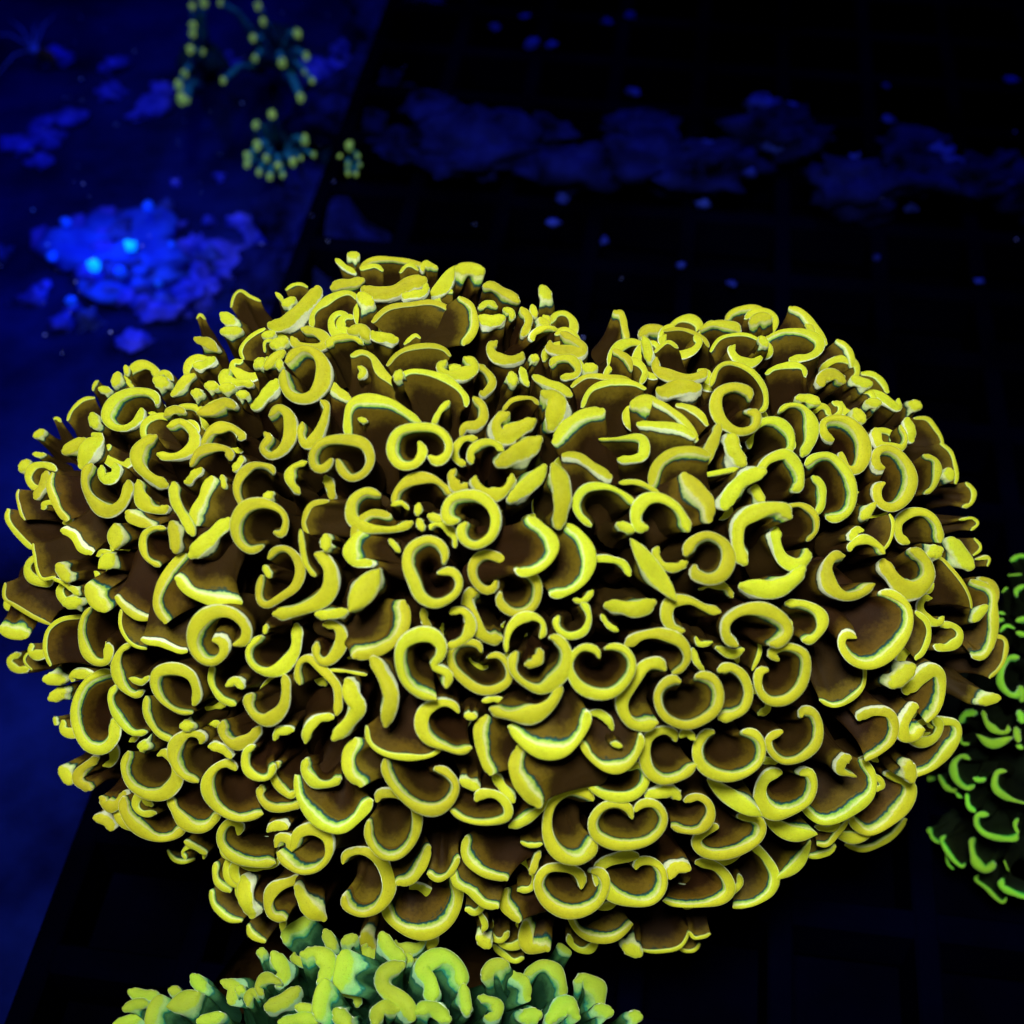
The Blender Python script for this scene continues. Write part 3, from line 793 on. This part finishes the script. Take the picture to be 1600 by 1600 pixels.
CAPS = 6
def tentacle_geo(blob, pts, w0, w1, lift, leaf=False, thin=False, bdir=None, back=False, reach=None, neck=1.0):
    """rim curve in photograph points -> (tip verts, faces, attrs), (neck verts, faces, attrs), size"""
    pts = np.asarray(pts, float)
    if len(pts) == 1: pts = np.vstack([pts-[2, 0], pts+[2, 0]])
    wm = 0.5*(w0+w1)
    C, L2 = smooth_curve(pts, max(2.4, wm*0.22))
    if not leaf and L2 > 2.2*wm:                                   # rounded ends stay inside the traced rim
        tr = min(0.3*wm/L2, 0.2); n = len(C); k = np.linspace(tr*(n-1), (1-tr)*(n-1), n)
        C = np.stack([np.interp(k, np.arange(n), C[:, j]) for j in (0, 1)], 1)
    n = len(C); cen = C.mean(0)
    N0 = blob.normal(*cen); view = -ray(*cen).normalized()
    if back: N0 = (N0 - 2*N0.dot(view)*view)
    P0 = blob.point(cen[0], cen[1], 0.0, back) + N0*(lift*0.0036)
    if bdir is not None:
        bx, by = bdir; k = math.hypot(bx, by); ax = (-(RGT*bx+DWN*by)/k*0.86 + view*0.50).normalized()
        ax = (ax + N0*0.15).normalized()
    else: ax = (N0*0.72 + view*0.42).normalized()
    pn = (view*0.74 + N0*0.30 + ax*0.10).normalized()               # plane of the rim
    E1 = (RGT - pn*RGT.dot(pn)).normalized(); E2 = pn.cross(E1)
    dep = (P0-CAM).dot(FWD); mpp = dep/FPX
    S = []
    for (x, y) in C:
        r = ray(x, y); t = (P0-CAM).dot(pn)/r.dot(pn); q = CAM + r*t - P0
        S.append((q.dot(E1), q.dot(E2)))
    S = np.array(S)
    slim = 0.95 if (leaf or thin or L2 < 2.2*wm) else 0.90           # the sloping inner wall adds to the visible band
    r_i = 0.5*mpp*slim*np.linspace(w0, w1, n)
    u = np.linspace(0, 1, n)
    if leaf: r_i = 0.5*mpp*wm*np.clip(np.sin(np.pi*u)**0.62, 0.10, 1)
    elif L2 >= 2.4*wm:
        ph = rnd.uniform(0, 6.28); r_i = r_i*(1+0.11*np.sin(u*7+ph)+0.05*np.sin(u*17+ph*2)+0.14*np.sin(np.pi*u)-0.07)
    T = np.gradient(S, axis=0); T /= np.maximum(np.hypot(T[:, 0], T[:, 1]), 1e-9)[:, None]
    Nn = np.stack([-T[:, 1], T[:, 0]], 1)
    turn = np.sum(T[:-1, 0]*T[1:, 1]-T[:-1, 1]*T[1:, 0])              # + : curls left, so +Nn is the inner side
    inn = 1.0 if turn >= 0 else -1.0
    flat = min(1.0, abs(turn)/0.8)
    if abs(turn) > 1.6 and not leaf:                                  # broad at the bottom of the curl, slim flanks, small knobs at the ends
        uc = rnd.uniform(0.36, 0.64)
        r_i = r_i*(0.80+rnd.uniform(0.3, 0.75)*np.exp(-((u-uc)/0.20)**2)+0.26*np.exp(-((u-0.06)/0.06)**2)+0.26*np.exp(-((0.94-u)/0.06)**2))
    if not leaf:                                                      # ends taper into round knobs
        e = np.clip(np.minimum(u, 1-u)*(n-1)/2.5, 0, 1); r_i = r_i*(0.62+0.38*np.sqrt(1-(1-e)**2))
    r = float(r_i.mean())
    wph, wam = rnd.uniform(0, 6.28), rnd.uniform(0.5, 1.1)*r
    c0 = 0.55*S.mean(0)+0.45*S[n//2]
    ext = max(np.ptp(S[:, 0]), np.ptp(S[:, 1]), 2.2*r)
    LN = (0.010 + 0.55*ext + 1.2*r)*neck*rnd.uniform(0.92, 1.1)
    k0 = max(0.15, min(0.8, 1.5*0.0028/max(ext*0.5, 1e-4)))
    rc = reach if reach is not None else (0.4 if thin else 1.4)*rnd.uniform(0.85, 1.15)
    cap = 0.60
    wob = rnd.uniform(0, 6.28); sag = r*0.45*np.sin(u*5.0+wob)          # the rim is never quite level
    short = L2 < 2.4*wm
    if short: sag = sag*0; cap = 0.9
    else: sag = sag - ext*(0.13 if bdir is not None else 0.07)*np.abs(2*u-1)**3     # and droops at its ends
    bend = (E1*rnd.uniform(-1, 1)+E2*rnd.uniform(-1, 1))*0.10
    def kk(h):
        t = min(1.0, max(0.0, -h/LN)); return k0+(1-k0)*(1-t)**(3.4 if bdir is not None else 3.2)
    def ring(h, f):
        t = min(1.0, max(0.0, -h/LN)); k = kk(h); Q = c0+(S-c0)*k + Nn*(wam*np.sin(u*7+wph+t*3)*math.sin(math.pi*min(1, t*1.6)))[:, None]; d = (r_i*f + 0.0021*t**1.3)[:, None]; V = []
        A = Q+Nn*d; B = Q-Nn*d
        def capv(i, sgn):
            out = []
            for q in range(1, CAPS+1):
                a = math.pi*q/(CAPS+1); out.append(Q[i]+d[i]*(sgn*Nn[i]*math.cos(a)+sgn*T[i]*math.sin(a)))
            return np.array(out)
        R2 = np.vstack([A, capv(n-1, 1), B[::-1], capv(0, -1)])
        hs = np.concatenate([sag, [sag[-1]]*CAPS, sag[::-1], [sag[0]]*CAPS])*max(0.0, 1+h/LN*1.5)
        sd = np.concatenate([np.full(n, inn), inn*np.cos(np.pi*np.arange(1, CAPS+1)/(CAPS+1)), np.full(n, -inn), -inn*np.cos(np.pi*np.arange(1, CAPS+1)/(CAPS+1))])*flat
        off = bend*(LN*t*t); hs = hs + 0.38*r*f*np.minimum(sd, 0)*max(0.0, 1+h/(3*r)) if h > -3*r else hs
        e1, e2, a3, p3 = (np.array(v) for v in (E1, E2, ax, P0+off))
        V = p3 + R2[:, :1]*e1 + R2[:, 1:]*e2 + (h+hs)[:, None]*a3
        return V, sd
    m = 2*n+2*CAPS
    def loft(levels, close_top=False):
        V = []; lv = []; sd = []; F = []
        for h, f, l in levels:
            a, b = ring(h, f); V.append(a); sd.append(b); lv.append(np.full(m, l))
        for j in range(len(levels)-1):
            for i in range(m): F.append((j*m+i, (j+1)*m+i, (j+1)*m+(i+1) % m, j*m+(i+1) % m))
        if close_top:                                            # cover the crest
            for i in range(n-1): F.append((i, i+1, 2*n+CAPS-2-i, 2*n+CAPS-1-i))
            F.append(tuple([n-1]+list(range(n, n+CAPS))+[n+CAPS])); F.append(tuple([2*n+CAPS-1]+list(range(2*n+CAPS, m))+[0]))
        return np.vstack(V), F, {'lv': np.concatenate(lv), 'sd': np.concatenate(sd)}
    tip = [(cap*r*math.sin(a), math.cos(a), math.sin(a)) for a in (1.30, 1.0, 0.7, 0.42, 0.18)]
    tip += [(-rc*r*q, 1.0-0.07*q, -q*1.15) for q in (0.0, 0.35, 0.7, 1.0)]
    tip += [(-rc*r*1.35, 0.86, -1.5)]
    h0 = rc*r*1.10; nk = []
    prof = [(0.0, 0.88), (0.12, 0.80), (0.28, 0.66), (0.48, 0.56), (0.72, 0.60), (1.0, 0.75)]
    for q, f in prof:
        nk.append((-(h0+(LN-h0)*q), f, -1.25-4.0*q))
    return loft(tip, True), loft(nk), L2*wm

def parse(block):
    out = []
    for x0, y0, sc, txt in block.values():
        for line in txt.strip().splitlines():
            a, b = line.split(';'); a = a.split()
            w = [float(v)/sc for v in a[0].split('-')]; w = (w[0], w[-1]); opt = a[2:]
            pts = [(x0+float(p.split(',')[0])/sc, y0+float(p.split(',')[1])/sc) for p in b.split()]
            bd = next((tuple(float(v) for v in o[1:].split(',')) for o in opt if o[0] == 'b'), None)
            out.append(dict(pts=pts, w0=w[0], w1=w[1], lift=float(a[1]), leaf='l' in opt, thin='t' in opt, bdir=bd))
    return out

class Acc:
    def __init__(s): s.V = []; s.F = []; s.lv = []; s.sd = []; s.n = 0
    def add(s, g):
        V, F, A = g; s.V.append(V); s.F += [tuple(i+s.n for i in f) for f in F]; s.n += len(V); s.lv.append(A['lv']); s.sd.append(A['sd'])
    def obj(s, name, mat, root):
        V = np.vstack(s.V)-np.array(root.location)
        return mesh_obj(name, V, s.F, mat, root, True, {'lv': np.concatenate(s.lv), 'sd': np.concatenate(s.sd)})

def core(blob, mat, root, inset, name='colony_base'):
    na, nr = 72, 18; V = []; F = []
    L0 = np.array(root.location); qs = [math.sin(math.pi/2*j/nr) for j in range(nr+1)]
    seq = [(q, False) for q in qs] + [(q, True) for q in qs[-2::-1]]
    for q, bk in seq:
        for i in range(na):
            a = -math.pi+2*math.pi*i/na; R = blob.R(a)/blob.grow - inset/ (blob.D0/FPX)
            x = blob.c[0]+R*q*math.cos(a); y = blob.c[1]+R*q*math.sin(a)
            qq = math.sqrt(max(0, 1-min(q, 1)**2.4))
            dep = blob.D0 + (0.5*blob.B*qq if bk else -(blob.B-inset)*qq)
            dep += 0.0035*math.sin(a*11+q*9)*math.cos(q*17+a*5)
            V.append(np.array(at_depth(x, y, dep))-L0)
    for j in range(len(seq)-1):
        for i in range(na): F.append((j*na+i, j*na+(i+1) % na, (j+1)*na+(i+1) % na, (j+1)*na+i))
    return mesh_obj(name, V, F, mat, root)

def stalk(root, blob, mat, base_z):
    """stony trunk of the colony, from its underside to what it stands on"""
    top = at_depth(blob.c[0], blob.c[1], blob.D0); V = []; F = []; nu = 20
    L0 = np.array(root.location)
    for j in range(9):
        t = j/8; z = top.z*(1-t)+base_z*t; c = Vector((top.x, top.y, 0)).lerp(Vector((L0[0], L0[1], 0)), t)
        rr = 0.055*(1-t)+0.04*t+0.012*math.sin(3.1*t*3)
        for i in range(nu):
            a = 2*math.pi*i/nu; q = rr*(1+0.15*math.sin(3*a+4*t)+0.08*math.sin(7*a-5*t))
            V.append((c.x+q*math.cos(a)-L0[0], c.y+q*math.sin(a)-L0[1], z-L0[2]))
    F = [(j*nu+i, (j+1)*nu+i, (j+1)*nu+(i+1) % nu, j*nu+(i+1) % nu) for j in range(8) for i in range(nu)] + [tuple(8*nu+i for i in range(nu))]
    mesh_obj('stalk', V, F, mat, root)

def random_rim(px, py, size):
    a0 = rnd.uniform(0, 6.28); kind = rnd.random(); pts = []
    span = rnd.uniform(2.6, 4.6) if kind < 0.7 else rnd.uniform(0.5, 1.2)
    R = size*0.5 if kind < 0.7 else size*1.0
    for t in np.linspace(0, 1, 7):
        a = a0+span*t; q = R*(1-0.35*abs(2*t-1)**3)
        pts.append((px+q*math.cos(a), py+0.85*q*math.sin(a)))
    return np.array(pts)

def build_coral(blob, block, mat, core_mat, root, base_z, n_fill, fill_size, fill_w, inset, front_fill=0, reach=None, keep=300, slim=1.0, edge_fill=0):
    core(blob, core_mat, root, inset); stalk(root, blob, core_mat, base_z)
    L0 = np.array(root.location); items = []
    for d in parse(block):
        d['w0'] *= slim; d['w1'] *= slim
        tip, nk, size = tentacle_geo(blob, reach=None if reach is None else reach, **d); items.append((size, tip, nk))
    items.sort(key=lambda t: -t[0])
    for size, tip, nk in items[:keep]:
        o = mesh_obj('tentacle', nk[0]-L0, nk[1], mat, root, True, nk[2])
        mesh_obj('tip', tip[0]-L0, tip[1], mat, o, True, tip[2])
    acc = Acc()
    for size, tip, nk in items[keep:]: acc.add(tip); acc.add(nk)
    # tentacles on the flanks that the photograph shows nothing of, and short ones deep between the others
    cnt = 0
    for k in range(n_fill*4):
        if cnt >= n_fill: break
        a = rnd.uniform(-math.pi, math.pi); q = math.sqrt(rnd.uniform(0.15, 0.74))*(0.72 if math.sin(a) < 0.2 else 1.0)
        x, y = blob.c + blob.R(a)/blob.grow*q*np.array([math.cos(a), math.sin(a)])
        tip, nk, _ = tentacle_geo(blob, random_rim(x, y, fill_size*rnd.uniform(0.7, 1.2)), fill_w, fill_w, 0, back=True)
        acc.add(tip); acc.add(nk); cnt += 1
    for k in range(front_fill):
        a = rnd.uniform(-math.pi, math.pi); q = math.sqrt(rnd.random())*0.95
        x, y = blob.c + blob.R(a)/blob.grow*q*np.array([math.cos(a), math.sin(a)])
        tip, nk, _ = tentacle_geo(blob, random_rim(x, y, fill_size*rnd.uniform(0.6, 0.9)), fill_w*0.7, fill_w*0.7, -3.2, thin=True, neck=0.7)
        acc.add(tip); acc.add(nk)
    for k in range(edge_fill):                                       # brown lobes closing the colony's outer edge
        a = rnd.uniform(-math.pi, math.pi); q = rnd.uniform(0.80, 0.95)
        x, y = blob.c + blob.R(a)/blob.grow*q*np.array([math.cos(a), math.sin(a)])
        tip, nk, _ = tentacle_geo(blob, random_rim(x, y, fill_size*rnd.uniform(0.55, 0.8)), fill_w*0.6, fill_w*0.6, -2.4, thin=True, bdir=(-math.cos(a), -math.sin(a)))
        acc.add(tip); acc.add(nk)
    if acc.n:
        o = acc.obj('small_tentacles', mat, root); o['kind'] = 'stuff'
    return len(items)

OUT = [(0,830),(0,1000),(60,1080),(95,1200),(150,1300),(270,1340),(330,1400),(400,1470),(560,1480),(700,1500),(820,1500),(1000,1490),(1100,1470),(1210,1390),(1330,1330),(1430,1260),(1500,1150),(1565,1090),(1560,950),(1530,820),(1500,740),(1440,650),(1350,560),(1300,500),(1230,475),(1130,490),(1020,510),(960,490),(880,490),(850,450),(750,425),(640,405),(530,405),(450,440),(360,480),(260,530),(150,600),(40,710),(0,770)]
main_blob = Blob((790, 950), OUT, 0.425, 0.105)
c = at_depth(800, 1000, 0.43)
main_root = thing('hammer_coral', (c.x, c.y+0.01, RZ), 'big yellow rimmed brown hammer coral colony of curled hammer shaped tentacles above the rack', 'coral')
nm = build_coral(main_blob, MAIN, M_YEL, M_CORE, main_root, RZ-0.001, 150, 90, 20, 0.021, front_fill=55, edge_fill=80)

ell = lambda cx, cy, rx, ry: [(cx+rx*math.cos(a), cy+ry*math.sin(a)) for a in np.linspace(-math.pi, math.pi, 48, endpoint=False)]
front_blob = Blob((600, 1760), ell(600, 1760, 430, 330), 0.405, 0.070)
c = at_depth(600, 1760, 0.42)
front_root = thing('hammer_coral', (c.x, c.y, RZ), 'small stubby green yellow hammer coral under the lower edge of the big yellow colony', 'coral')
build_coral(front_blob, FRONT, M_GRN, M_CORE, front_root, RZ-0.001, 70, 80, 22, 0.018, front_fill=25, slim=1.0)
side_blob = Blob((1700, 1150), ell(1700, 1150, 290, 340), 0.50, 0.060)
c = at_depth(1700, 1150, 0.52)
side_root = thing('hammer_coral', (c.x, c.y, RZ), 'bright green hammer coral with thin curled rims on black tentacles beside the yellow colony', 'coral')
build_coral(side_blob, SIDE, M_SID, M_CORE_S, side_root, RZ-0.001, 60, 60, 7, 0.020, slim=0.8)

# ------------------------------------------------------------------ background growth
def tube(path, radii, nu=8):
    V = []; F = []; path = [Vector(p) for p in path]
    for k, p in enumerate(path):
        t = (path[min(k+1, len(path)-1)]-path[max(k-1, 0)]).normalized()
        u = t.orthogonal().normalized(); v = t.cross(u)
        for i in range(nu):
            a = 2*math.pi*i/nu; V.append(p+(u*math.cos(a)+v*math.sin(a))*radii[k])
    F = [(k*nu+i, k*nu+(i+1) % nu, (k+1)*nu+(i+1) % nu, (k+1)*nu+i) for k in range(len(path)-1) for i in range(nu)]
    F += [tuple(range(nu-1, -1, -1)), tuple((len(path)-1)*nu+i for i in range(nu))]
    return V, F

# rock ledge with blue growth, lying on the rack
ledge_px = [(640, 190), (760, 215), (880, 225), (1000, 230), (1120, 240), (1240, 235), (1340, 255), (1440, 260), (1560, 275), (1680, 290)]
ledge_px = [(x+rnd.uniform(-30, 30), y+rnd.uniform(-40, 45)) for x, y in ledge_px for _ in (0, 1, 2)]
for k, (x, y) in enumerate(ledge_px):
    p = at_z(x, y, RZ+0.012); L = lump('reef_rock', (p.x, p.y, RZ+0.010), rnd.uniform(0.008, 0.022), M_CRUST, None, 40+k, 0.8, (1.2, 0.8, 0.5), 26, 15)
    tag(L, 'dim blue crusted rock lying on the dark rack behind the coral', 'rock', 'blue crusted rocks on the rack')
for k in range(6):                                                   # crusted rocks along the free edge of the rack
    x0 = 615-k*34+rnd.uniform(-12, 12); y0 = k*95+rnd.uniform(-30, 30); p = at_z(x0, y0, RZ-0.02)
    L = lump('reef_rock', (p.x, p.y, RZ-0.030), rnd.uniform(0.016, 0.030), M_CRUST, None, 140+k, 0.9, (1.1, 1.0, 0.7), 24, 14)
    tag(L, 'dark crusted rock leaning against the free edge of the rack', 'rock', 'rocks along the rack edge')
acc_px = [(1190, 165, 16), (1240, 180, 14), (1215, 225, 17), (1110, 228, 9), (1100, 318, 8), (1170, 270, 7), (1350, 280, 14), (1335, 245, 6), (1470, 248, 20), (1508, 250, 5), (1425, 258, 5), (1508, 305, 13), (1575, 290, 6), (1590, 312, 6), (990, 143, 7), (1580, 125, 7), (773, 42, 6), (820, 25, 5), (950, 35, 6), (985, 25, 6), (640, 225, 8), (625, 225, 6), (700, 195, 7), (780, 185, 6), (855, 195, 5), (810, 240, 5), (900, 270, 8), (880, 310, 7), (865, 350, 6), (945, 375, 5), (1425, 325, 6), (1370, 402, 4), (1065, 415, 4), (1143, 443, 4), (1530, 440, 4), (1390, 185, 6), (830, 68, 8), (860, 70, 6), (1385, 135, 4)]
for k, (x, y, r) in enumerate(acc_px):
    p = at_z(x, y, RZ+0.012 if 150 < y < 300 else RZ+0.002)
    lu = lump('algae_tuft', (p.x, p.y, p.z), r*0.00037, M_NODE, None, 90+k, 0.9, (1.2, 1.0, 0.7), 16, 10)
    tag(lu, 'small blurred blue growth dotting the dark rack and its rocks', 'algae', 'blue growth dots behind the coral')

# violet blue rubble on the open floor
rub_px = [(90, 92, 22), (180, 100, 24), (66, 195, 18), (110, 188, 22), (70, 215, 24), (25, 228, 22), (62, 255, 16), (172, 145, 20), (240, 170, 22), (212, 180, 14), (258, 140, 18), (350, 105, 22), (305, 390, 28), (362, 395, 34), (402, 368, 20), (380, 345, 18), (262, 480, 34), (310, 455, 32), (210, 535, 18), (545, 75, 26), (540, 110, 28), (575, 30, 34), (520, 150, 26), (480, 120, 30), (275, 285, 8), (345, 277, 8), (560, 175, 14), (430, 360, 10)]
for k, (x, y, r) in enumerate(rub_px):
    p = at_z(x, y, 0.004); lu = lump('rubble_piece', (p.x, p.y, 0.004), r*0.00034, M_RUB, None, 200+k, 1.0, (1, 1, 0.5), 24, 14)
    tag(lu, 'blurred violet blue piece of rubble lying on the open tank floor', 'rubble', 'rubble on the tank floor')

# glowing polyps on their rock
p = at_z(180, 420, 0.0)
mound = thing('polyp_rock', (p.x, p.y, 0.0), 'blue rock mound with glowing cyan polyps on the open tank floor', 'polyps')
lump('rock', (0, 0, 0.002), 0.030, plain('blue_mound_rock', (0.01, 0.03, 0.5), (0.02, 0.08, 0.8), 60, 0.9, 0.002), mound, 5, 1.0, (1.0, 0.9, 0.4), 36, 20)
for k in range(46):
    a = rnd.uniform(0, 6.28); q = 0.052*math.sqrt(rnd.random()); lump('nodule', (q*1.25*math.cos(a), q*math.sin(a), 0.004+0.008*(1-q/0.052)), rnd.uniform(0.0025, 0.007), rnd.choice((M_RUB, M_NODE)), mound, 500+k, 0.9, (1, 1, 0.8), 12, 8)
for k, (x, y, r, m) in enumerate([(204, 384, 11, M_CYAN), (147, 415, 11, M_CYAN), (82, 400, 9, M_BLUEP), (103, 347, 9, M_BLUEP), (232, 322, 10, M_BLUEP), (112, 470, 9, M_BLUEP), (248, 443, 7, M_BLUEP), (268, 382, 5, M_BLUEP), (188, 425, 10, M_BLUEP)]):
    q = at_z(x, y, 0.022); o = lump('polyp', q-p, r*0.00030, m, mound, 300+k, 0.35, (1, 1, 0.9), 14, 9)
    if m is M_CYAN:
        d = bpy.data.lights.new('polyp_glow', 'POINT'); d.energy = 0.04; d.color = (0.02, 0.22, 1.0); d.shadow_soft_size = 0.006  # added point lamp, makes the halo round the cyan polyp
        l = bpy.data.objects.new('polyp_glow', d); col.objects.link(l); l.location = q+Vector((0, -0.008, 0.022))

# soft corals with bulb tipped tentacles (crop origin 0,0, scale 2.667)
def polyp_coral(label, foot, tips, h=0.05):
    f = at_z(foot[0]/2.667, foot[1]/2.667, 0.012)
    root = thing('bulb_tip_coral', (f.x, f.y, 0.0), label, 'coral', None)
    lump('base', (0, 0, 0.010), 0.012, M_PBASE, root, int(foot[0]), 0.4, (1.2, 1.2, 0.8), 20, 12)
    for (x, y, r) in tips:
        q = at_z(x/2.667, y/2.667, h) - Vector((f.x, f.y, 0)); b = Vector((q.x*0.35, q.y*0.35, 0.014))
        mid = b.lerp(q, 0.55)+Vector((0, 0, 0.006)); R = r/2.667*0.00030*rnd.uniform(0.75, 1.05)
        V, F = tube([b, b.lerp(mid, 0.6), mid, q], [R*1.7, R*1.4, R*1.0, R*0.8])
        t = mesh_obj('polyp_arm', V, F, M_POLY, root)
        lump('bulb', q, R*0.98, M_BULB, t, int(x+y), 0.35, (0.85, 1.15, 1.1), 12, 8)
polyp_coral('string of yellow green bulb tips rising from a dark blue soft coral', (830, 240), [(800, 25, 22), (848, 12, 22), (805, 105, 24), (803, 140, 18), (795, 205, 24), (846, 215, 16), (770, 305, 18), (745, 357, 22), (757, 412, 30), (780, 420, 16)])
polyp_coral('loose soft coral with wide spread round green tips beside rubble', (1150, 170), [(1075, 25, 22), (920, 10, 16), (1096, 90, 24), (1054, 158, 22), (1240, 140, 28), (1062, 243, 20), (1175, 262, 26), (1277, 235, 22), (1300, 335, 18), (1270, 300, 14), (1252, 405, 24), (930, 335, 20)])
polyp_coral('fan of green tipped finger tentacles on a dark soft coral above the yellow colony', (1150, 590), [(1133, 475, 26), (1066, 522, 24), (1270, 583, 26), (1073, 607, 22), (1032, 650, 20), (1030, 685, 18), (1080, 718, 16), (1125, 735, 16), (1110, 660, 18), (1160, 690, 20), (1178, 730, 16), (1220, 675, 20), (1308, 645, 14), (1255, 660, 12)])
polyp_coral('tiny soft coral tuft with pale green tips at the edge of the dark rack', (1450, 620), [(1455, 608, 22), (1415, 655, 16), (1450, 685, 16), (1490, 650, 14), (1450, 720, 12), (1483, 725, 12), (1500, 690, 10)])

# little whiskered animal in the open water over the floor
p = at_z(54, 38, 0.03)
sh = thing('shrimp', (p.x, p.y, 0.0), 'tiny whiskered shrimp with pale blue head and dull orange body on the open floor', 'shrimp')
B = Vector((0, 0, 0.008)); k = 0.00030/2.667
V, F = tube([B+Vector((x, y, z))*0.001 for x, y, z in ((-4, 1, 2), (-1, 0, 3), (3, -2, 3), (7, -4, 1), (9, -6, -2))], [0.001, 0.003, 0.0034, 0.0026, 0.0008]); mesh_obj('body', V, F, M_ORNG, sh)
lump('head', B+Vector((-0.005, 0.003, 0.003)), 0.0028, plain('pale_blue_shell', (0.2, 0.3, 0.9), (0.4, 0.5, 0.9), 200), sh, 9, 0.2, (1.2, 1, 1), 12, 8)
for dx, dy in ((-0.022, 0.030), (0.006, 0.036), (-0.004, 0.026), (-0.014, -0.034), (-0.030, 0.012)):
    a = B+Vector((-0.005, 0.003, 0.004)); V, F = tube([a, a+Vector((dx*0.5, dy*0.5, 0.006)), a+Vector((dx, dy, 0.003))], [0.0005, 0.0004, 0.0002], 5)
    mesh_obj('whisker', V, F, M_SPECK, sh)
for dx in (-0.002, 0.002, 0.005):
    for s in (-1, 1):
        V, F = tube([B+Vector((dx, 0, 0.001)), B+Vector((dx, 0.004*s, 0.001)), B+Vector((dx, 0.006*s, -0.0085))], [0.0004, 0.0003, 0.0002], 5); mesh_obj('leg', V, F, M_ORNG, sh)

# drifting specks
V = []; F = []
for k in range(90):
    x = rnd.uniform(0, 560) if rnd.random() < 0.75 else rnd.uniform(560, 1600); y = rnd.uniform(0, 560)
    c = at_z(x, y, rnd.uniform(0.005, 0.09)); r = rnd.choice((0.0003, 0.0004, 0.0007)); b = len(V)
    for v in ((r, 0, 0), (-r, 0, 0), (0, r, 0), (0, -r, 0), (0, 0, r), (0, 0, -r)): V.append(c+Vector(v))
    F += [tuple(b+i for i in t) for t in ((0, 2, 4), (2, 1, 4), (1, 3, 4), (3, 0, 4), (2, 0, 5), (1, 2, 5), (3, 1, 5), (0, 3, 5))]
tag(mesh_obj('suspended_specks', V, F, M_SPECK, None, False), 'tiny pale blue specks drifting over the tank floor', 'specks', None, 'stuff')
